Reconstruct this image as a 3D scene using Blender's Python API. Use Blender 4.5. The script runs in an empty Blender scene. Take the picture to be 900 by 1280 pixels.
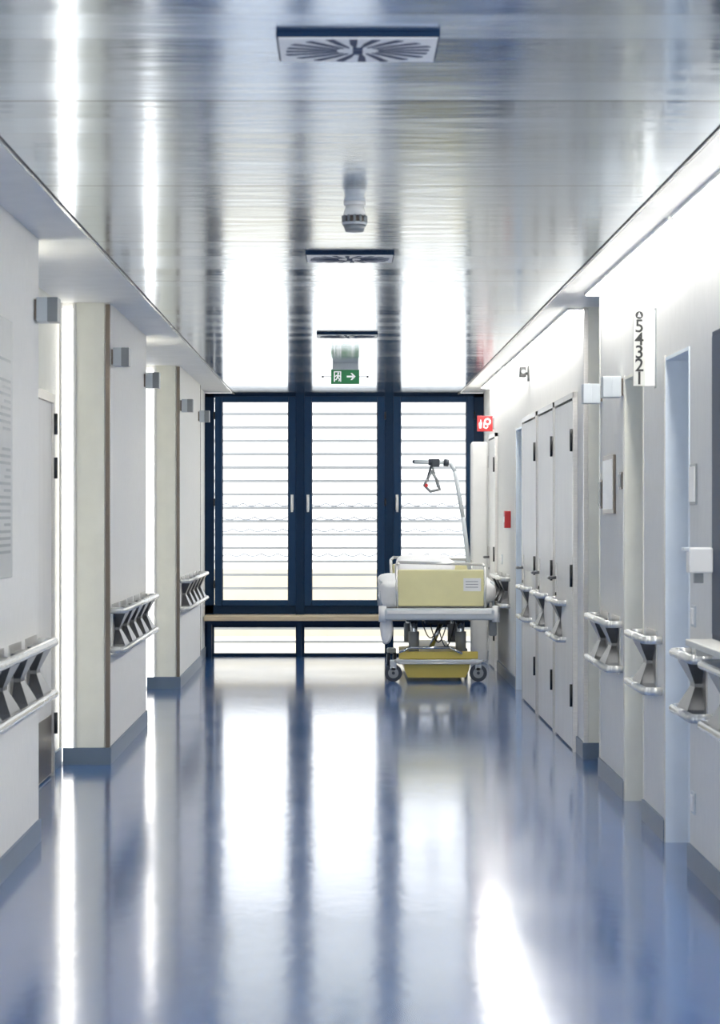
import bpy, bmesh, math, random
from mathutils import Vector, Matrix, noise
random.seed(4)
S=1.4                      # corridor depth scale
def Y(a): return a*S
scene=bpy.context.scene
scene.view_settings.view_transform='Standard'
scene.view_settings.look='None'
scene.view_settings.exposure=1.38
scene.view_settings.gamma=1.15

# ---------------------------------------------------------------- materials
def lin(c):
    return tuple((v/12.92 if v<=0.04045 else ((v+0.055)/1.055)**2.4) for v in c)
def mat(name,col,rough=0.5,metal=0.0,emit=None,estr=0,coat=0.0,bump=None,spec=0.5,var=0.04,vscale=6.0,stretch=(1,1,1)):
    m=bpy.data.materials.new(name); m.use_nodes=True
    nt=m.node_tree; b=nt.nodes['Principled BSDF']
    c=lin(col)
    b.inputs['Roughness'].default_value=rough
    b.inputs['Metallic'].default_value=metal
    b.inputs['Coat Weight'].default_value=coat
    b.inputs['Specular IOR Level'].default_value=spec
    tc=nt.nodes.new('ShaderNodeTexCoord'); mp=nt.nodes.new('ShaderNodeMapping')
    mp.inputs['Scale'].default_value=stretch
    nt.links.new(tc.outputs['Object'],mp.inputs['Vector'])
    n=nt.nodes.new('ShaderNodeTexNoise'); n.inputs['Scale'].default_value=vscale; n.inputs['Detail'].default_value=4
    nt.links.new(mp.outputs[0],n.inputs['Vector'])
    r=nt.nodes.new('ShaderNodeValToRGB')
    r.color_ramp.elements[0].position=0.3; r.color_ramp.elements[1].position=0.7
    r.color_ramp.elements[0].color=(*[max(0,v*(1-var)) for v in c],1)
    r.color_ramp.elements[1].color=(*[min(1,v*(1+var)) for v in c],1)
    nt.links.new(n.outputs['Fac'],r.inputs[0]); nt.links.new(r.outputs[0],b.inputs['Base Color'])
    if bump:
        bn=nt.nodes.new('ShaderNodeBump'); bn.inputs['Strength'].default_value=bump[0]; bn.inputs['Distance'].default_value=bump[1]
        n2=nt.nodes.new('ShaderNodeTexNoise'); n2.inputs['Scale'].default_value=bump[2]; n2.inputs['Detail'].default_value=3
        nt.links.new(mp.outputs[0],n2.inputs['Vector'])
        nt.links.new(n2.outputs['Fac'],bn.inputs['Height']); nt.links.new(bn.outputs[0],b.inputs['Normal'])
    if emit:
        b.inputs['Emission Color'].default_value=(*emit,1); b.inputs['Emission Strength'].default_value=estr
    return m
M={}
M['wall']=mat('woven_wallpaper',(.94,.935,.915),.75,bump=(.35,.003,45),var=.05,vscale=22,stretch=(7,7,.5))
M['plaster']=mat('painted_plaster',(.93,.93,.92),.6)
M['niche']=mat('cream_paint',(.96,.955,.90),.5)
M['blue']=mat('pale_blue_lacquer',(.91,.95,.985),.4)
M['base']=mat('grey_blue_skirting',(.38,.45,.53),.45)
M['steel']=mat('brushed_steel',(.78,.77,.75),.32,.9,var=.08,vscale=20,stretch=(1,1,12))
M['dsteel']=mat('bronze_steel',(.42,.38,.34),.35,.7)
M['rail']=mat('satin_rail',(.86,.86,.84),.25,.5)
M['brk']=mat('cast_metal_bracket',(.38,.385,.39),.35,.75)
M['door']=mat('door_laminate',(.92,.91,.885),.4,stretch=(1,1,.3))
M['gap']=mat('dark_gap',(.08,.08,.08),.6)
M['slot']=mat('diffuser_slot',(.08,.15,.28),.6)
M['navy']=mat('navy_frame',(.02,.14,.25),.5,spec=.15)
M['navy2']=mat('navy_sash',(.04,.18,.31),.5,spec=.2)
M['white']=mat('white_plastic',(.93,.93,.92),.35)
M['ltgrey']=mat('light_grey_plastic',(.74,.77,.79),.4)
M['grey']=mat('grey_plastic',(.50,.52,.53),.4)
M['black']=mat('black_plastic',(.04,.045,.05),.4)
M['wood']=mat('pale_wood_sill',(.82,.74,.60),.45,var=.12,vscale=8,stretch=(.5,6,6))
M['yellow']=mat('pale_yellow_laminate',(.89,.86,.63),.4)
M['yellow2']=mat('yellow_chassis',(.80,.71,.30),.4)
M['linen']=mat('white_linen',(.95,.95,.95),.85,bump=(.4,.02,9))
M['chrome']=mat('chrome',(.8,.82,.84),.15,1.0)
M['rubber']=mat('grey_rubber',(.15,.18,.22),.6)
M['red']=mat('signal_red',(.72,.03,.05),.4)
M['green']=mat('exit_green',(.0,.42,.20),.4,emit=lin((.0,.42,.20)),estr=.12)
M['signw']=mat('sign_white',(.97,.97,.97),.4,emit=(1,1,1),estr=.15)
M['signb']=mat('sign_board_cream',(.84,.84,.81),.5)
M['paper']=mat('poster_grey',(.74,.75,.74),.5)
M['deck']=mat('terrace_concrete',(.8,.77,.70),.8)
M['slat']=mat('louver_aluminium',(.72,.74,.77),.6)
M['strip']=mat('tube_diffuser',(1,1,1),.5,emit=(1,.985,.95),estr=14.5)
M['glow']=mat('lit_frosted_glass',(1,1,1),.4,emit=(1,.98,.93),estr=1.5)
M['niche_fill']=mat('added_lamp_glow',(1,1,1),.4,emit=(1,.97,.90),estr=45)  # glow of the added niche lamps

# glossy vinyl floor
def floor_mat():
    m=bpy.data.materials.new('blue_vinyl_floor'); m.use_nodes=True; nt=m.node_tree; b=nt.nodes['Principled BSDF']
    tc=nt.nodes.new('ShaderNodeTexCoord')
    n=nt.nodes.new('ShaderNodeTexNoise'); n.inputs['Scale'].default_value=45; n.inputs['Detail'].default_value=6
    nt.links.new(tc.outputs['Object'],n.inputs['Vector'])
    r=nt.nodes.new('ShaderNodeValToRGB'); r.color_ramp.elements[0].position=.35; r.color_ramp.elements[1].position=.65
    r.color_ramp.elements[0].color=(*lin((.08,.31,.58)),1); r.color_ramp.elements[1].color=(*lin((.15,.38,.65)),1)
    nt.links.new(n.outputs['Fac'],r.inputs[0]); nt.links.new(r.outputs[0],b.inputs['Base Color'])
    n2=nt.nodes.new('ShaderNodeTexNoise'); n2.inputs['Scale'].default_value=1.6; n2.inputs['Detail'].default_value=4
    nt.links.new(tc.outputs['Object'],n2.inputs['Vector'])
    mr=nt.nodes.new('ShaderNodeMapRange'); mr.inputs['To Min'].default_value=.09; mr.inputs['To Max'].default_value=.22
    nt.links.new(n2.outputs['Fac'],mr.inputs['Value']); nt.links.new(mr.outputs[0],b.inputs['Roughness'])
    mpf=nt.nodes.new('ShaderNodeMapping'); mpf.inputs['Scale'].default_value=(1.0,.6,1); nt.links.new(tc.outputs['Object'],mpf.inputs['Vector'])
    n3=nt.nodes.new('ShaderNodeTexNoise'); n3.inputs['Scale'].default_value=9; n3.inputs['Detail'].default_value=4
    nt.links.new(mpf.outputs[0],n3.inputs['Vector'])
    bp=nt.nodes.new('ShaderNodeBump'); bp.inputs['Strength'].default_value=.30; bp.inputs['Distance'].default_value=.002
    nt.links.new(n3.outputs['Fac'],bp.inputs['Height']); nt.links.new(bp.outputs[0],b.inputs['Normal'])
    b.inputs['IOR'].default_value=1.55; b.inputs['Specular IOR Level'].default_value=.8
    b.inputs['Coat Weight'].default_value=.6; b.inputs['Coat Roughness'].default_value=.10
    nt.links.new(bp.outputs[0],b.inputs['Coat Normal'])
    return m
M['floor']=floor_mat()
def ceil_mat():
    m=bpy.data.materials.new('perforated_metal_ceiling'); m.use_nodes=True; nt=m.node_tree; b=nt.nodes['Principled BSDF']
    tc=nt.nodes.new('ShaderNodeTexCoord'); sp=nt.nodes.new('ShaderNodeSeparateXYZ'); nt.links.new(tc.outputs['Object'],sp.inputs[0])
    def math_(op,a,bv=None,c=None):
        x=nt.nodes.new('ShaderNodeMath'); x.operation=op
        for i,v in enumerate((a,bv,c)):
            if v is None: continue
            if isinstance(v,(int,float)): x.inputs[i].default_value=v
            else: nt.links.new(v,x.inputs[i])
        return x.outputs[0]
    y=sp.outputs['Y']
    def seam(period,w):
        p=math_('FRACT',math_('DIVIDE',y,period)); return math_('LESS_THAN',p,w/period)
    s1=seam(.29,.010); s2=seam(1.74,.020)
    mx=math_('MAXIMUM',math_('MULTIPLY',s1,.25),math_('MULTIPLY',s2,.7))
    pid=math_('FLOOR',math_('DIVIDE',y,.29)); wn=nt.nodes.new('ShaderNodeTexWhiteNoise'); wn.noise_dimensions='1D'; nt.links.new(pid,wn.inputs['W'])
    mp=nt.nodes.new('ShaderNodeMapping'); mp.inputs['Scale'].default_value=(.8,9,1); nt.links.new(tc.outputs['Object'],mp.inputs['Vector'])
    n=nt.nodes.new('ShaderNodeTexNoise'); n.inputs['Scale'].default_value=1.5; n.inputs['Detail'].default_value=5; nt.links.new(mp.outputs[0],n.inputs['Vector'])
    tone=math_('ADD',math_('MULTIPLY',wn.outputs['Value'],.18),math_('MULTIPLY',n.outputs['Fac'],.30))
    val=math_('MULTIPLY',math_('ADD',tone,.60),math_('SUBTRACT',1,mx))
    hs=nt.nodes.new('ShaderNodeMixRGB'); hs.blend_type='MULTIPLY'; hs.inputs[0].default_value=1
    hs.inputs[1].default_value=(*lin((.88,.935,.99)),1); nt.links.new(val,hs.inputs[2]); nt.links.new(hs.outputs[0],b.inputs['Base Color'])
    b.inputs['Metallic'].default_value=1
    ro=math_('ADD',math_('MULTIPLY',n.outputs['Fac'],.08),math_('ADD',math_('MULTIPLY',wn.outputs['Value'],.06),.08)); nt.links.new(ro,b.inputs['Roughness'])
    mp2=nt.nodes.new('ShaderNodeMapping'); mp2.inputs['Scale'].default_value=(1.5,7,1); nt.links.new(tc.outputs['Object'],mp2.inputs['Vector'])
    n4=nt.nodes.new('ShaderNodeTexNoise'); n4.inputs['Scale'].default_value=1.5; n4.inputs['Detail'].default_value=2; nt.links.new(mp2.outputs[0],n4.inputs['Vector'])
    bp=nt.nodes.new('ShaderNodeBump'); bp.inputs['Strength'].default_value=.16; bp.inputs['Distance'].default_value=.01
    nt.links.new(n4.outputs['Fac'],bp.inputs['Height']); nt.links.new(bp.outputs[0],b.inputs['Normal'])
    return m
M['ceil']=ceil_mat()

# ---------------------------------------------------------------- builder (plain vertex/face lists: fast)
CUBE=[(-.5,-.5,-.5),(.5,-.5,-.5),(.5,.5,-.5),(-.5,.5,-.5),(-.5,-.5,.5),(.5,-.5,.5),(.5,.5,.5),(-.5,.5,.5)]
CF=[(0,3,2,1),(4,5,6,7),(0,1,5,4),(1,2,6,5),(2,3,7,6),(3,0,4,7)]
class Obj:
    def __init__(s,name): s.name=name; s.parts={}; s.texts=[]
    def get(s,part,m):
        k=(part,m)
        if k not in s.parts: s.parts[k]=[[],[],0,False]
        return s.parts[k]
    def add(s,P,vs,fs):
        n=len(P[0]); P[0].extend(Vector(v) for v in vs); P[1].extend(tuple(i+n for i in f) for f in fs)
    def cubem(s,part,m,mt):
        s.add(s.get(part,m),[mt@Vector(v) for v in CUBE],CF); return s
    def box(s,part,m,x0,x1,y0,y1,z0,z1,bev=0,rot=None):
        P=s.get(part,m); P[2]=max(P[2],bev)
        mt=Matrix.Translation(((x0+x1)/2,(y0+y1)/2,(z0+z1)/2))
        if rot: mt=mt@Matrix.Rotation(rot[1],4,rot[0])
        return s.cubem(part,m,mt@Matrix.Diagonal((abs(x1-x0),abs(y1-y0),abs(z1-z0),1)))
    def cyl(s,part,m,p1,p2,r,r2=None,seg=16):
        P=s.get(part,m); P[3]=True; r2=r if r2 is None else r2
        p1=Vector(p1);p2=Vector(p2); q=(p2-p1).to_track_quat('Z','Y')
        vs=[];fs=[]
        for p,rr in ((p1,r),(p2,r2)):
            for i in range(seg):
                a=2*math.pi*i/seg; vs.append(p+q@Vector((rr*math.cos(a),rr*math.sin(a),0)))
        for i in range(seg): k=(i+1)%seg; fs.append((i,k,seg+k,seg+i))
        fs.append(tuple(range(seg))[::-1]); fs.append(tuple(range(seg,2*seg)))
        s.add(P,vs,fs); return s
    def sph(s,part,m,c,r,sc=(1,1,1),nu=14,nv=8):
        P=s.get(part,m); P[3]=True; c=Vector(c); vs=[c+Vector((0,0,-r*sc[2]))]; fs=[]
        for j in range(1,nv):
            v=-math.pi/2+math.pi*j/nv
            for i in range(nu):
                u=2*math.pi*i/nu; vs.append(c+Vector((r*sc[0]*math.cos(v)*math.cos(u),r*sc[1]*math.cos(v)*math.sin(u),r*sc[2]*math.sin(v))))
        vs.append(c+Vector((0,0,r*sc[2]))); top=len(vs)-1
        for i in range(nu):
            k=(i+1)%nu; fs.append((0,1+k,1+i)); b=1+(nv-2)*nu; fs.append((b+i,b+k,top))
            for j in range(nv-2): a=1+j*nu; fs.append((a+i,a+k,a+nu+k,a+nu+i))
        s.add(P,vs,fs); return s
    def path(s,part,m,pts,r,seg=12,joints=True):
        for a,b in zip(pts[:-1],pts[1:]): s.cyl(part,m,a,b,r,seg=seg)
        if joints:
            for p in pts[1:-1]: s.sph(part,m,p,r)
        return s
    def loft(s,part,m,rings):
        P=s.get(part,m); n=len(rings[0]); vs=[p for r in rings for p in r]; fs=[]
        for j in range(len(rings)-1):
            for i in range(n): k=(i+1)%n; fs.append((j*n+i,j*n+k,(j+1)*n+k,(j+1)*n+i))
        fs.append(tuple(range(n))[::-1]); fs.append(tuple(range((len(rings)-1)*n,len(rings)*n)))
        s.add(P,vs,fs); return s
    def poly(s,part,m,pts,y0,y1):
        return s.loft(part,m,[[(p[0],y0,p[1]) for p in pts],[(p[0],y1,p[1]) for p in pts]])
    def superell(s,part,m,c,h,e1=.35,e2=.35,wob=0,freq=3,nu=48,nv=28):
        P=s.get(part,m); P[3]=True
        f=lambda v,e: math.copysign(abs(v)**e,v)
        vs=[];fs=[]
        for j in range(nv+1):
            v=-math.pi/2+math.pi*j/nv
            for i in range(nu):
                u=2*math.pi*i/nu
                p=Vector((h[0]*f(math.cos(v),e1)*f(math.cos(u),e2),h[1]*f(math.cos(v),e1)*f(math.sin(u),e2),h[2]*f(math.sin(v),e1)))+Vector(c)
                if wob: p+=noise.noise_vector(p*freq)*wob
                vs.append(p)
        for j in range(nv):
            for i in range(nu):
                k=(i+1)%nu; fs.append((j*nu+i,j*nu+k,(j+1)*nu+k,(j+1)*nu+i))
        s.add(P,vs,fs); return s
    def text(s,m,body,size,loc,rot): s.texts.append((m,body,size,loc,rot)); return s
    def done(s):
        allv=[v for P in s.parts.values() for v in P[0]]
        mn=[min(v[i] for v in allv) for i in range(3)]; mx=[max(v[i] for v in allv) for i in range(3)]
        L=Vector(((mn[0]+mx[0])/2,(mn[1]+mx[1])/2,mn[2])); root=None
        if len(s.parts)>1 or s.texts:
            root=bpy.data.objects.new(s.name,None); root.empty_display_size=.1; root.location=L; scene.collection.objects.link(root)
        for (part,m),P in s.parts.items():
            me=bpy.data.meshes.new(part); me.from_pydata([v-L for v in P[0]],[],P[1]); me.validate()
            bm=bmesh.new(); bm.from_mesh(me); bmesh.ops.recalc_face_normals(bm,faces=bm.faces[:]); bm.to_mesh(me); bm.free()
            me.materials.append(M[m])
            ob=bpy.data.objects.new(part if root else s.name,me); scene.collection.objects.link(ob)
            if root: ob.parent=root
            else: ob.location=L
            if P[3]:
                for p in me.polygons: p.use_smooth = len(p.vertices)<=4
            if P[2]:
                b=ob.modifiers.new('bevel','BEVEL'); b.width=P[2]; b.segments=3; b.limit_method='ANGLE'
        for (m,body,size,loc,rot) in s.texts:
            cu=bpy.data.curves.new('lettering','FONT'); cu.body=body; cu.size=size; cu.extrude=.001; cu.offset=.0012; cu.align_x='CENTER'; cu.align_y='CENTER'
            cu.materials.append(M[m]); t=bpy.data.objects.new('lettering',cu); scene.collection.objects.link(t)
            t.parent=root; t.location=Vector(loc)-L; t.rotation_euler=rot
        return root

H=2.735; XL=-1.386; XR=1.47; D=16.667*S; Y0=-3.0; YW=3.4
# ---------------------------------------------------------------- shell
Obj('floor').box('floor','floor',-2.2,2.2,Y0,D+.12,-.1,0).done()
Obj('ceiling').box('soffit_plaster','plaster',-2.2,2.2,Y0,D+.12,H+.01,H+.2).done()
Obj('ceiling_metal_panels').box('p','ceil',-1.12,1.20,Y0,D-.02,H-.008,H+.01).done()
for nm,x in (('trim_1',-1.128),('trim_2',1.208)):
    t=Obj(nm); sg=1 if x>0 else -1
    t.box('rail','rail',x-.006,x+.006,Y0,D-.02,H-.014,H+.01); t.box('shadow_gap','gap',x+sg*.006,x+sg*.02,Y0,D-.02,H+.002,H+.01)
    t.box('shadow_gap','gap',x-sg*.012,x-sg*.006,Y0,D-.02,H-.0095,H+.01); t.done()
# left wall
segsL=[(YW,Y(7.3)),(Y(9.52),Y(11.3)),(Y(13.6),Y(15.6))]
for i,(a,b) in enumerate(segsL): Obj('wall_left'+('' if i==0 else '.%03d'%i)).box('w','wall',-2.1,XL,a,b,0,H+.01).done()
Obj('wall_left.003').box('w','wall',-2.1,-1.43,Y(15.6),D+.1,0,H+.01).done()
for i,(a,b) in enumerate(((Y(7.3),Y(9.52)),(Y(11.3),Y(13.6)))): Obj('wall_left_niche'+('' if i==0 else '.001')).box('w','niche',-2.1,-1.68,a,b,0,H+.01).done()
for i,yb in enumerate((9.52,13.6)):
    f=Obj('wall_left_facing' if i==0 else 'wall_left_facing.001')
    f.box('f','niche',-1.58,XL-.03,Y(yb)-.012,Y(yb),.0,H+.01); f.done()
    g=Obj('window_4' if i==0 else 'window_5')
    g.box('frosted_pane','glow',-1.665,-1.60,Y(yb)-.02,Y(yb)-.001,.02,H-.03)
    g.box('frame','white',-1.675,-1.665,Y(yb)-.025,Y(yb)-.001,.0,H); g.box('frame','white',-1.60,-1.585,Y(yb)-.025,Y(yb)-.001,.0,H)
    g.done()
    t=Obj('trim_%d'%(3+i)); t.box('corner_guard','dsteel',XL-.022,XL+.004,Y(yb)-.016,Y(yb)+.02,0,H); t.done()
Obj('trim_5').box('g','dsteel',-1.43,XL+.004,Y(15.6)-.004,Y(15.6)+.01,0,H).done()
b=Obj('baseboard_left')
for a,bb in segsL: b.box('b','base',XL,XL+.012,a,bb,0,.10)
for yb in (9.52,13.6): b.box('b','base',-1.66,XL+.012,Y(yb)-.035,Y(yb)-.012,0,.10)
for a,bb in ((7.3,7.6),(9.3,9.5),(11.3,11.6),(13.3,13.58)): b.box('b','base',-1.68,-1.668,Y(a),Y(bb),0,.10)
b.box('b','base',-1.43,-1.418,Y(15.6),D,0,.1); b.done()
for i,(a,bb) in enumerate(((7.75,9.1),(11.75,13.1))):
    d=Obj('door_%d'%(i+1)); ya,yb=Y(a),Y(bb)
    d.box('leaf','door',-1.678,-1.655,ya,yb,.01,2.12,.004)
    d.box('kick_plate','dsteel',-1.655,-1.65,ya+.03,yb-.03,.02,.35)
    for q in (ya-.05,yb): d.box('frame','steel',-1.68,-1.64,q,q+.05,0,2.17)
    d.box('frame','steel',-1.68,-1.64,ya,yb,2.12,2.17)
    for z in (.3,1.75,2.0): d.cyl('hinges','black',(-1.63,yb+.0,z-.06),(-1.63,yb+.0,z+.06),.011)
    d.box('escutcheon','steel',-1.655,-1.648,ya+.10,ya+.14,.92,1.14); d.path('lever','black',[(-1.65,ya+.12,1.05),(-1.60,ya+.12,1.05),(-1.60,ya+.25,1.05)],.01)
    d.done()
    dl=Obj('added_niche_lamp' if i==0 else 'added_niche_lamp.001'); yc=Y(7.55 if i==0 else 11.6)  # added lamp, hidden behind the nearer wall, to brighten the niche
    dl.cyl('diffuser','niche_fill',(-1.56,yc,H-.001),(-1.56,yc,H+.009),.08,seg=32); dl.cyl('rim','steel',(-1.56,yc,H+.002),(-1.56,yc,H+.012),.09,seg=32); dl.done()

# right wall
segsR=[(YW,Y(6.77)),(Y(7.27),Y(7.8)),(Y(8.32),Y(9.13)),(Y(9.72),Y(12.95)),(Y(13.52),D+.1)]
for i,(a,b) in enumerate(segsR): Obj('wall_right'+('' if i==0 else '.%03d'%i)).box('w','wall',XR,2.1,a,b,0,H+.01).done()
w=Obj('wall_right_lintel')
for a,b in ((6.77,7.27),(7.8,8.32),(12.95,13.52)):
    w.box('w','wall',XR,2.1,Y(a),Y(b),2.20,H+.01); w.box('w','wall',1.82,2.1,Y(a),Y(b),0,2.2)
w.box('w','wall',1.82,2.1,Y(9.13),Y(9.72),0,H+.01)
w.done()
b=Obj('baseboard_right')
for a,bb in segsR: b.box('b','base',XR-.012,XR,a,min(bb,D),0,.10)
b.box('b','base',XR-.012,1.82,Y(9.72)-.026,Y(9.72)-.013,0,.10); b.done()
def portal(n,a,bb,m,zt=2.2,leafm='door'):
    d=Obj('door_%d'%n)
    ya,yb=Y(a),Y(bb)
    d.box('jamb',m,XR-.004,1.82,yb-.014,yb+.001,0,zt); d.box('jamb',m,XR-.004,1.82,ya-.001,ya+.014,0,zt)
    d.box('head',m,XR-.004,1.82,ya+.014,yb-.014,zt-.014,zt+.001)
    d.box('casing','steel',XR-.008,XR+.002,yb-.01,yb+.012,0,zt+.01)
    d.box('leaf',leafm,1.79,1.819,ya+.015,yb-.015,.01,zt-.02,.003)
    d.path('lever','black',[(1.79,ya+.12,1.05),(1.74,ya+.12,1.05),(1.74,ya+.24,1.05)],.01)
    d.done()
portal(3,6.77,7.27,'blue'); portal(4,7.8,8.32,'niche'); portal(5,12.95,13.52,'blue')
Obj('wall_right_facing').box('f','niche',XR+.02,1.82,Y(9.72)-.013,Y(9.72),0,H+.01).done()
Obj('trim_6').box('g','steel',XR-.006,XR+.022,Y(9.72)-.02,Y(9.72)+.02,0,H).done()
Obj('trim_7').box('g','steel',XR-.004,XR+.02,Y(9.13)-.02,Y(9.13)+.003,0,H).done()
def wdoor(n,a,bb):
    d=Obj('door_%d'%n); ya,yb=Y(a),Y(bb); x=XR
    d.box('reveal','gap',x-.006,x-.0005,ya-.015,yb+.015,0,2.215)
    d.box('leaf','door',x-.028,x-.006,ya+.01,yb-.01,.012,2.2,.003)
    d.box('frame','steel',x-.03,x-.0005,yb+.015,yb+.05,0,2.25); d.box('frame','steel',x-.03,x-.0005,ya-.05,ya-.015,0,2.25)
    d.box('frame','steel',x-.03,x-.0005,ya-.05,yb+.05,2.215,2.25)
    d.box('escutcheon','steel',x-.034,x-.028,yb-.16,yb-.12,.88,1.16); 
    d.path('lever','brk',[(x-.03,yb-.14,1.06),(x-.085,yb-.14,1.06),(x-.085,yb-.27,1.06)],.011)
    d.cyl('lock','black',(x-.042,yb-.14,.95),(x-.03,yb-.14,.95),.012)
    for z in (.35,1.1,1.95): d.cyl('hinges','black',(x-.036,ya-.002,z-.07),(x-.036,ya-.002,z+.07),.010)
    d.done()
wdoor(6,11.95,12.82); wdoor(7,10.98,11.78); wdoor(8,10.03,10.85); wdoor(9,15.15,15.75)
d=Obj('door_10'); d.box('open_leaf','white',1.285,XR-.02,Y(15.95),Y(15.95)+.045,.012,2.2,.02); d.box('edge_seal','ltgrey',1.278,1.286,Y(15.95)+.005,Y(15.95)+.04,.02,2.18)
for z in (.3,1.1,2.0): d.cyl('hinges','steel',(XR-.012,Y(15.95)-.004,z-.06),(XR-.012,Y(15.95)-.004,z+.06),.010)
d.done()

def handrail(side,a,b,n=None):
    wx=XL if side<0 else XR; rx=wx-side*.078; o=Obj('handrail')
    ya,yb=Y(a)+.05,Y(b)-.05
    for z in (.91,.675):
        pts=[(wx,ya,z),(rx+side*.02,ya,z),(rx,ya+.02,z),(rx,yb-.02,z),(rx+side*.02,yb,z),(wx,yb,z)]
        o.path('tube_upper' if z>.8 else 'tube_lower','rail',pts,.019)
    n=n or max(1,round((yb-ya)/.5)); 
    for i in range(n):
        yc=ya+(i+.5)*(yb-ya)/n
        def ring(z,dx,dy): 
            xo=wx-side*.004; xi=wx-side*dx
            return [(xo,yc-dy,z),(xi,yc-dy,z),(xi,yc+dy,z),(xo,yc+dy,z)]
        wd=min(.14,(yb-ya)/n*.36)
        o.loft('bracket','brk',[ring(.675,.082,wd),ring(.70,.075,wd*.95),ring(.785,.035,wd*.42),ring(.80,.035,wd*.42),ring(.885,.075,wd*.95),ring(.91,.082,wd)])
        o.box('wall_plate','steel',min(wx,wx-side*.006),max(wx,wx-side*.006),yc-wd*1.2,yc+wd*1.2,.64,.945)
    o.done()
handrail(-1,3.4,7.32); handrail(-1,9.54,11.3); handrail(-1,13.62,15.5)
handrail(1,7.32,7.86,n=1); handrail(1,8.36,9.16,n=2); handrail(1,6.34,6.78,n=1); handrail(1,4.6,6.24)
handrail(1,14.0,15.05)
for a,b in ((11.75,12.3),(10.8,11.35),(9.9,10.45)): handrail(1,a+.4,b+.45,n=1)

# ---------------------------------------------------------------- end window
fy0,fy1=D-.05,D+.04
wf=Obj('window_frame')
wf.box('outer_frame','navy',-1.43,-1.335,fy0,fy1,.0,H,.004)
wf.box('outer_frame','navy',1.36,XR,fy0,fy1,0,H,.004)
wf.box('outer_frame','navy',-1.43,XR,fy0,fy1,2.69,H,.004)
for x in (-.44,.485): wf.box('posts','navy',x-.045,x+.045,fy0-.03,fy1,.0,H,.004)
wf.box('transom','navy',-1.43,XR,fy0,fy1,.44,.535,.004)
wf.box('transom','navy',-1.43,XR,fy0,fy1,.30,.35,.004)
wf.box('transom','navy',-1.43,XR,fy0,fy1,0,.03,.004)
wf.box('panel','white',-1.335,1.36,fy0+.02,fy1,.35,.44)
wf.done()
def win(n,x0,x1,hx):
    o=Obj('window_%d'%n); z0,z1=.525,2.70; t=.075; ya,yb=D-.085,D+.0
    o.box('sash','navy2',x0,x0+t,ya,yb,z0,z1,.006); o.box('sash','navy2',x1-t,x1,ya,yb,z0,z1,.006)
    o.box('sash','navy2',x0+t,x1-t,ya,yb,z0,z0+t*.8,.006); o.box('sash','navy2',x0+t,x1-t,ya,yb,z1-t*.8,z1,.006)
    o.box('glazing_bead','navy',x0+t,x0+t+.008,ya+.03,yb,z0+.06,z1-.06); o.box('glazing_bead','navy',x1-t-.008,x1-t,ya+.03,yb,z0+.06,z1-.06)
    o.box('handle_plate','white',hx-.014,hx+.014,ya-.008,ya,1.52,1.68,.003)
    o.path('handle','white',[(hx,ya-.008,1.64),(hx,ya-.05,1.64),(hx,ya-.05,1.50)],.011)
    hh=x0-.005 if hx>(x0+x1)/2 else x1+.005
    for z in (.75,2.5,1.6): o.cyl('hinges','black',(hh,ya-.01,z-.04),(hh,ya-.01,z+.04),.009)
    o.done()
win(1,-1.325,-.485,-.522); win(2,-.395,.44,-.358); win(3,.53,1.365,.567)
s=Obj('window_sill'); s.box('board','wood',-1.42,1.46,D-.42,D-.05,.385,.435,.006); 
for x in (-1.36,-.44,.485,1.4): s.box('leg','navy',x-.02,x+.02,D-.36,D-.32,0,.385)
s.box('rail','navy',-1.4,1.44,D-.36,D-.33,.345,.385); s.done()
# exterior
Obj('terrace_ground').box('t','deck',-9,9,D+.15,D+14,-.35,-.12).done()
lv=Obj('louver_blind')
z=-.05
while z<2.85:
    lv.box('slats','slat',-1.6,1.65,D+.85,D+.95,z-.003,z+.003,rot=('X',math.radians(-14))); z+=.145
lv.box('guides','slat',-1.606,-1.594,D+.925,D+.94,-.12,2.9); lv.box('guides','slat',1.644,1.656,D+.925,D+.94,-.12,2.9)
lv.done()
rl=Obj('cable_garland')
for k,zz in enumerate((1.60,1.45,1.32,1.05)):
    pts=[]
    for i in range(161):
        x=-1.6+3.2*i/160; ph=(x*5.5+k*.3)%1
        pts.append((x,D+1.2,zz-.035*(1-(2*ph-1)**2)))
    rl.path('cords','slat',pts,.007,seg=5,joints=False)
rl.box('end_posts','slat',-1.63,-1.6,D+1.18,D+1.22,-.12,2.3); rl.box('end_posts','slat',1.6,1.63,D+1.18,D+1.22,-.12,2.3); rl.done()
Obj('terrace_parapet').box('wall','deck',-6,6,D+6,D+6.2,-.12,.75).done()

# ---------------------------------------------------------------- ceiling fittings
def diffuser(xc,yc,z1=H-.008):
    o=Obj('swirl_air_diffuser'); h=.21; k=.74; hy=h*k
    o.box('frame','navy',xc-h,xc+h,yc-hy,yc+hy,z1-.014,z1,.002)
    o.box('plate','white',xc-h+.006,xc+h-.006,yc-hy+.006,yc+hy-.006,z1-.018,z1-.0142,.001)
    for i in range(20):
        a=2*math.pi*(i+.5)/20; ca,sa=math.cos(a),math.sin(a)
        R=min(.185/max(abs(ca),abs(sa)),.20); r0=.055; tw=.10
        pts=((r0,.003),(R*.6,.009),(R,.011))
        def P_(r,off):
            th=a+tw*(r/.2); return (xc+math.cos(th)*r-math.sin(th)*off,yc+k*(math.sin(th)*r+math.cos(th)*off))
        poly=[P_(r,w) for r,w in pts]+[P_(r,-w) for r,w in pts[::-1]]
        o.loft('slots','slot',[[(p[0],p[1],z1-.0195) for p in poly],[(p[0],p[1],z1-.0175) for p in poly]])
    o.box('hub','slot',xc-.013,xc+.013,yc-.036,yc-.007,z1-.022,z1-.018); o.box('hub','slot',xc-.013,xc+.013,yc+.007,yc+.036,z1-.022,z1-.018)
    o.done()
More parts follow.
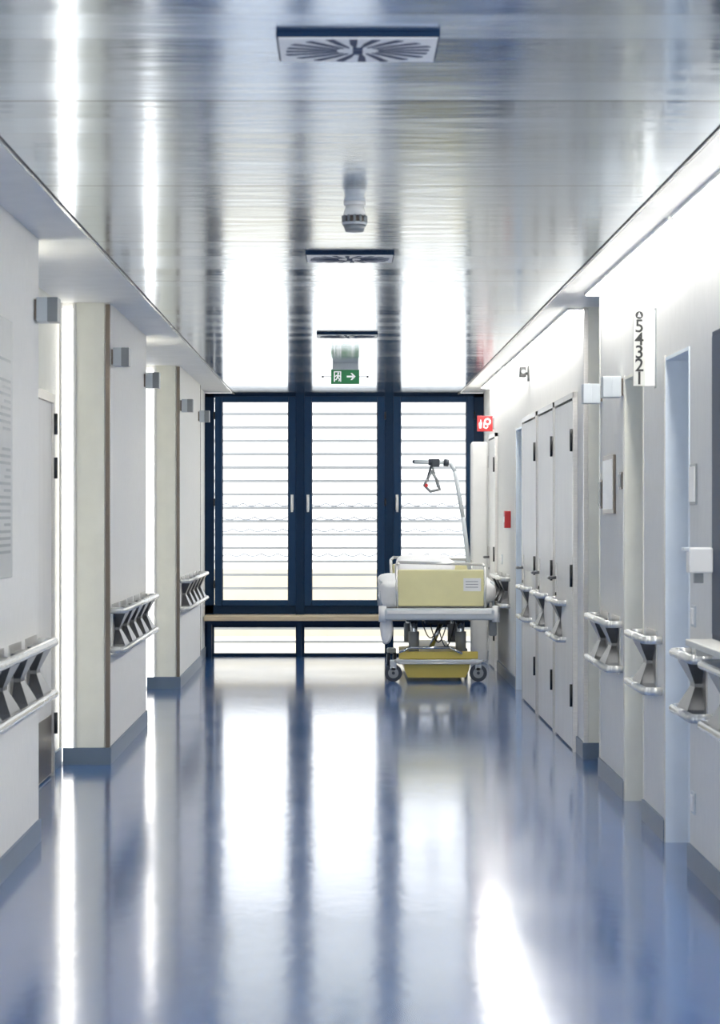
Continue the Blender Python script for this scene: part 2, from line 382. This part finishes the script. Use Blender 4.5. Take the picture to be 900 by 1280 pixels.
diffuser(.04,5.87); diffuser(.035,10.72); diffuser(.033,15.45)
z1=H-.008
o=Obj('smoke_detector'); y=Y(6.33); x=.048
o.cyl('base','white',(x,y,z1-.014),(x,y,z1),.042,.044,seg=32); o.cyl('body','white',(x,y,z1-.055),(x,y,z1-.014),.046,.034,seg=32)
o.cyl('vent_core','dsteel',(x,y,z1-.085),(x,y,z1-.055),.036,.036,seg=32)
for i in range(12):
    a=i*math.pi/6; o.cyl('vent_fins','grey',(x+.046*math.cos(a),y+.046*math.sin(a),z1-.085),(x+.046*math.cos(a),y+.046*math.sin(a),z1-.055),.005,seg=6)
o.cyl('cap','ltgrey',(x,y,z1-.092),(x,y,z1-.082),.048,.050,seg=32); o.cyl('cap_lower','grey',(x,y,z1-.118),(x,y,z1-.092),.036,.046,seg=32); o.done()
o=Obj('emergency_exit_sign'); y=Y(13.2); cx=.023
o.box('ceiling_mount','ltgrey',cx-.105,cx+.11,y-.03,y+.03,z1-.055,z1,.004)
o.box('cross_rod','rail',cx-.185,cx+.185,y+.006,y+.018,2.612,2.622)
for sx in (-.185,.185): o.sph('rod_ends','black',(cx+sx,y+.012,2.617),.010)
zc=2.617
o.box('panel','green',cx-.117,cx+.117,y-.012,y+.004,zc-.062,zc+.060,.002)
fy,fb=y-.015,y-.0125
A=lambda pts:[(cx+p[0]*1.1,zc+p[1]*.95) for p in pts]
o.poly('arrow','signw',A([(.012,.007),(.055,.007),(.040,.030),(.052,.030),(.078,0),(.052,-.030),(.040,-.030),(.055,-.007),(.012,-.007)]),fy,fb)
o.poly('doorway','signw',A([(-.085,-.045),(-.085,.045),(-.03,.045),(-.03,-.045),(-.038,-.045),(-.038,.037),(-.077,.037),(-.077,-.045)]),fy,fb)
o.cyl('figure_head','signw',(cx-.057,fy,zc+.026),(cx-.057,fb,zc+.026),.008)
o.poly('figure','signw',A([(-.068,.012),(-.056,.018),(-.044,.012),(-.030,.000),(-.034,-.005),(-.046,.002),(-.050,-.010),(-.036,-.022),(-.044,-.042),(-.051,-.040),(-.046,-.024),(-.058,-.014),(-.064,-.030),(-.082,-.034),(-.082,-.027),(-.070,-.024),(-.062,-.003),(-.064,.006),(-.074,-.004),(-.079,.0)]),fy,fb)
o.done()

for k,(a,b) in enumerate(((3.0,6.7),(6.75,9.1),(9.75,12.9),(12.95,15.9))):
    o=Obj('linear_light_strip'); o.box('housing','white',1.375,XR-.001,Y(a),Y(b),H-.004,H+.009); o.box('diffuser','strip',1.385,1.462,Y(a)+.02,Y(b)-.02,H-.008,H-.004); o.done()

def sconce(side,y0,zc,wx=None):
    wx=wx if wx is not None else (XL if side<0 else XR); o=Obj('wall_sconce'); y=Y(y0)
    xa,xb=sorted((wx,wx-side*.018)); o.box('back_plate','dsteel',xa,xb,y-.045,y+.045,zc-.045,zc+.045)
    xa,xb=sorted((wx-side*.012,wx-side*.062)); o.box('body_inner','ltgrey',xa,xb,y-.055,y+.055,zc-.055,zc+.055,.003)
    xa,xb=sorted((wx-side*.06,wx-side*.108)); o.box('body_outer','grey' if side<0 else 'ltgrey',xa,xb,y-.055,y+.055,zc-.055,zc+.055,.003); o.done()
sconce(-1,7.22,2.41); sconce(-1,9.62,2.43); sconce(-1,11.2,2.42); sconce(-1,13.7,2.41); sconce(-1,15.4,2.42)
sconce(1,8.4,2.155); sconce(1,9.08,2.17)

o=Obj('ward_number_sign'); y=Y(7.5)
o.box('board','signb',1.362,1.418,y-.012,y+.006,2.09,2.445,.002); o.box('side_board','white',1.416,XR,y-.008,y+.01,2.09,2.445,.002); o.box('edge','grey',XR-.006,XR,y-.016,y+.01,2.08,2.455)
for i,ch in enumerate('54321'): o.text('black',ch,.085,(1.390,y-.014,2.368-i*.061),(math.radians(90),0,0))
o.cyl('icon','black',(1.390,y-.0135,2.422),(1.390,y-.0125,2.422),.019,seg=24)
o.poly('icon_mark','signw',[(1.382,2.414),(1.398,2.414),(1.390,2.434)],y-.015,y-.0136)
o.done()
o=Obj('fire_hose_sign'); y=Y(15.5)
o.box('board','red',1.305,1.455,y-.008,y,2.28,2.43,.002); o.box('bracket','grey',1.455,XR,y-.006,y,2.30,2.41)
o.cyl('reel','signw',(1.405,y-.0095,2.375),(1.405,y-.0082,2.375),.034,seg=24); o.cyl('reel_core','red',(1.405,y-.011,2.375),(1.405,y-.0096,2.375),.018,seg=24)
o.path('hose','signw',[(1.375,y-.009,2.37),(1.37,y-.009,2.32),(1.395,y-.009,2.31),(1.41,y-.009,2.33)],.006)
o.poly('flame','signw',[(1.325,2.31),(1.345,2.31),(1.352,2.36),(1.34,2.40),(1.332,2.37),(1.322,2.36)],y-.0095,y-.0082); o.done()
o=Obj('fire_alarm_call_point'); y=Y(14.0); o.box('housing','red',XR-.055,XR,y-.055,y+.055,1.36,1.51,.006); o.box('glass','white',XR-.058,XR-.055,y-.03,y+.03,1.41,1.46)
o.done()
o=Obj('security_camera'); y=Y(12.6)
o.box('wall_plate','black',XR-.014,XR,y-.05,y+.05,2.53,2.65); o.path('arm','black',[(XR-.01,y,2.59),(XR-.045,y,2.59),(XR-.05,y-.02,2.61)],.012)
o.box('body','black',XR-.078,XR-.028,y-.08,y+.03,2.56,2.64,.004); o.cyl('lens','grey',(XR-.052,y-.1,2.60),(XR-.052,y-.08,2.60),.016); o.done()
o=Obj('notice_board'); o.box('panel','paper',XL+.001,XL+.013,Y(5.6),Y(6.66),1.23,2.29,.003)
random.seed(2); z=2.12
while z>1.33:
    if random.random()>.16: o.box('text_lines','grey',XL+.013,XL+.0138,Y(6.62)-.12-random.random()*.35,Y(6.62),z-.006,z+.006)
    z-=.028
o.done()
o=Obj('framed_notice'); o.box('frame','dsteel',XR-.014,XR,Y(8.6),Y(8.95),1.49,1.81,.003); o.box('sheet','white',XR-.018,XR-.013,Y(8.6)+.03,Y(8.95)-.03,1.515,1.785)
o.done()
def plate(name,y0,w,z0,zz,m='white',fm='grey'):
    o=Obj(name); y=Y(y0); o.box('surround',fm,XR-.008,XR,y-w/2,y+w/2,z0,zz,.002); o.box('insert',m,XR-.014,XR-.007,y-w/2+.012,y+w/2-.012,z0+.012,zz-.012,.002); o.done()
plate('door_name_plate',6.68,.16,1.53,1.70); plate('light_switch',6.68,.09,1.02,1.11,fm='ltgrey'); plate('wall_socket',6.68,.09,.24,.33,fm='ltgrey')
plate('door_name_plate',8.42,.10,1.62,1.71,'grey','dsteel'); plate('door_name_plate',9.07,.10,1.52,1.68,'grey','dsteel')
plate('door_name_plate',11.86,.06,1.60,1.75); plate('door_name_plate',12.88,.06,1.6,1.75)
plate('light_switch',14.7,.09,1.02,1.11,fm='ltgrey')
o=Obj('blue_notice_board'); o.box('frame','navy',XR-.012,XR,Y(5.4),Y(6.31),1.0,2.21,.002); o.box('board','navy2',XR-.015,XR-.011,Y(5.4)+.02,Y(6.31)-.012,1.02,2.19); o.done()
o=Obj('disinfectant_dispenser'); y=Y(6.3); o.box('body','white',XR-.11,XR-.016,y-.04,y+.05,1.26,1.36,.008); o.box('nozzle','grey',XR-.085,XR-.05,y-.01,y+.02,1.22,1.26); o.box('lever','ltgrey',XR-.13,XR-.10,y-.03,y+.03,1.345,1.36,.002); o.done()
o=Obj('wall_shelf'); o.box('board','signb',XR-.12,XR,Y(5.5),Y(6.3),.975,1.0,.004); o.box('bracket','rail',XR-.10,XR,Y(6.2),Y(6.22),.94,.975); o.done()

# ---------------------------------------------------------------- hospital bed
by=14.15*S; bx0,bx1=.345,1.365; L=2.15
o=Obj('hospital_bed')
for yy,m in ((by,'yellow'),(by+L-.03,'yellow')):
    o.box('end_panel',m,.49,1.25,yy,yy+.028,.665,.99,.012)
    o.path('end_frame','rail',[(.49,yy+.014,.60),(.475,yy+.014,1.03),(.50,yy+.014,1.055),(1.24,yy+.014,1.035),(1.262,yy+.014,1.015),(1.262,yy+.014,.60)],.013)
o.box('document_sheet','white',1.07,1.225,by-.004,by,.80,.915); 
for z in (.835,.86,.885): o.box('document_lines','grey',1.09,1.20,by-.0055,by-.004,z-.003,z+.003)
o.box('bumper','ltgrey',bx0,bx1,by-.06,by,.545,.65,.02); o.box('bumper','ltgrey',bx0+.02,bx1-.02,by+L,by+L+.06,.545,.65,.02)
o.box('bumper_strip','white',bx0+.05,bx1-.05,by-.068,by-.06,.60,.63,.002)
for x in (bx0+.02,bx1-.06): o.box('side_beam','ltgrey',x,x+.04,by,by+L,.55,.64,.006)
o.box('deck','grey',bx0+.07,bx1-.07,by+.03,by+L-.03,.60,.63)
for x in (bx0+.01,bx1-.01): o.cyl('corner_roller','white',(x,by-.03,.53),(x,by-.03,.67),.035); 
o.superell('hanging_linen','linen',(.39,by+.05,.47),(.05,.05,.13),.6,.8,.02,9)
o.box('side_control','grey',1.30,1.37,by+.05,by+.20,.40,.545,.015)
o.superell('mattress','linen',(.855,by+L/2,.72),(.45,1.02,.09),.25,.2)
o.superell('duvet','linen',(.845,by+.85,.785),(.52,.80,.14),.45,.3,.05,3.2,64,36)
o.superell('pillow','linen',(.80,by+1.75,.98),(.28,.24,.10),.7,.45,.03,4)
for x in (bx0-.005,bx1-.02):
    for z in (.70,.78,.86): o.cyl('side_rail','ltgrey',(x+.012,by+.35,z),(x+.012,by+1.75,z),.011)
    for yy in (by+.35,by+1.05,by+1.75): o.cyl('side_rail','ltgrey',(x+.012,yy,.60),(x+.012,yy,.87),.012)
for x in (.64,1.06):
    for yy in (by+.25,by+1.75):
        o.cyl('lift_column','chrome',(x,yy,.25),(x,yy,.60),.032); o.cyl('lift_sleeve','grey',(x,yy,.25),(x,yy,.43),.048); 
        o.box('lift_head','rubber',x-.07,x+.07,yy-.05,yy+.05,.52,.56,.01)
o.box('actuator','rubber',.74,.97,by+.28,by+.50,.49,.57,.015); o.cyl('actuator_rod','chrome',(.80,by+.4,.28),(.90,by+.4,.52),.022)
for k in range(3):
    pts=[]; 
    for i in range(15):
        t=i/14; pts.append((.70+.07*k+.17*t,by+.12+.02*k,.55-(.17+.04*k)*math.sin(math.pi*t)))
    o.path('cable','black',pts,.006,seg=6)
o.path('pedal_bar','chrome',[(.50,by-.02,.26),(.60,by-.02,.30),(.95,by-.02,.30),(1.06,by-.02,.25)],.012)
o.poly('chassis_cover','yellow2',[(.58,.035),(1.09,.035),(1.12,.10),(1.14,.195),(1.03,.205),(.99,.26),(.70,.26),(.66,.205),(.545,.195),(.55,.10)],by+.02,by+1.9)
o.box('chassis_lip','yellow2',.50,1.20,by+.0,by+.05,.20,.265,.006)
o.box('chassis_beam','ltgrey',.455,1.255,by-.03,by+.015,.165,.195,.010)
o.path('brake_bar','rail',[(.46,by-.04,.19),(.50,by-.06,.165),(1.2,by-.06,.165),(1.25,by-.04,.19)],.008)
for yy in (by+1.85,):
    for x in (.475,1.165):
        o.box('caster_fork','ltgrey',x-.045,x+.045,yy-.02,yy+.09,.13,.185,.015)
        for sx in (-.03,.03):
            o.cyl('caster_tyre','rubber',(x+sx-.014,yy+.02,.076),(x+sx+.014,yy+.02,.076),.076,seg=28)
            o.cyl('caster_hub','ltgrey',(x+sx-.017,yy+.02,.076),(x+sx+.017,yy+.02,.076),.048,seg=24)
# front casters, swivelled across the corridor
for x in (.45,1.20):
    o.cyl('front_wheel','rubber',(x,by-.03,.078),(x,by+.0,.078),.077,seg=32); o.cyl('front_wheel_cover','grey',(x,by-.035,.078),(x,by+.002,.078),.046,seg=28)
    o.cyl('front_wheel_axle','rubber',(x,by-.042,.078),(x,by-.03,.078),.014); o.box('front_wheel_fork','ltgrey',x-.03,x+.03,by-.035,by+.06,.09,.19,.012)
py=by+L-.02
o.path('lifting_pole','ltgrey',[(1.255,py,.55),(1.245,py,.92),(1.18,py-.02,1.45),(1.10,py-.04,1.90),(1.06,py-.05,1.97),(.98,py-.06,1.985),(.70,py-.08,1.99)],.022)
o.cyl('pole_joint','rubber',(1.04,py-.055,1.978),(.99,py-.055,1.984),.036); o.cyl('pole_joint','rubber',(.91,py-.06,1.985),(.84,py-.06,1.987),.032); o.sph('pole_tip','rubber',(.70,py-.08,1.99),.02)
o.box('pole_clamp','rubber',.87,.95,py-.1,py-.04,1.94,2.02,.01)
o.path('strap','rubber',[(.87,py-.06,1.96),(.84,py-.06,1.86),(.83,py-.06,1.80)],.011)
o.path('strap','grey',[(.87,py-.06,1.96),(.90,py-.06,1.88),(.93,py-.06,1.74)],.009)
o.path('triangle_grip','grey',[(.83,py-.06,1.82),(.80,py-.06,1.76),(.86,py-.06,1.70),(.95,py-.06,1.72),(.93,py-.06,1.80),(.87,py-.06,1.90),(.83,py-.06,1.82)],.014)
o.cyl('grip_button','red',(.82,py-.09,1.76),(.82,py-.03,1.76),.018)
o.done()

# ---------------------------------------------------------------- light
W=bpy.data.worlds.new('sky'); scene.world=W; W.use_nodes=True
bg=W.node_tree.nodes['Background']; bg.inputs[0].default_value=(.93,.97,1,1); bg.inputs[1].default_value=1.15

cam=bpy.data.cameras.new('camera'); co=bpy.data.objects.new('camera',cam); scene.collection.objects.link(co)
co.location=(0,0,1.5); co.rotation_euler=(math.radians(90),0,0)
cam.sensor_fit='VERTICAL'; cam.sensor_height=36; cam.sensor_width=36*900/1280; cam.lens=36*2800/1280
cam.shift_x=22/1280; cam.clip_end=200
cam.dof.use_dof=True; cam.dof.focus_distance=18; cam.dof.aperture_fstop=8
scene.camera=co
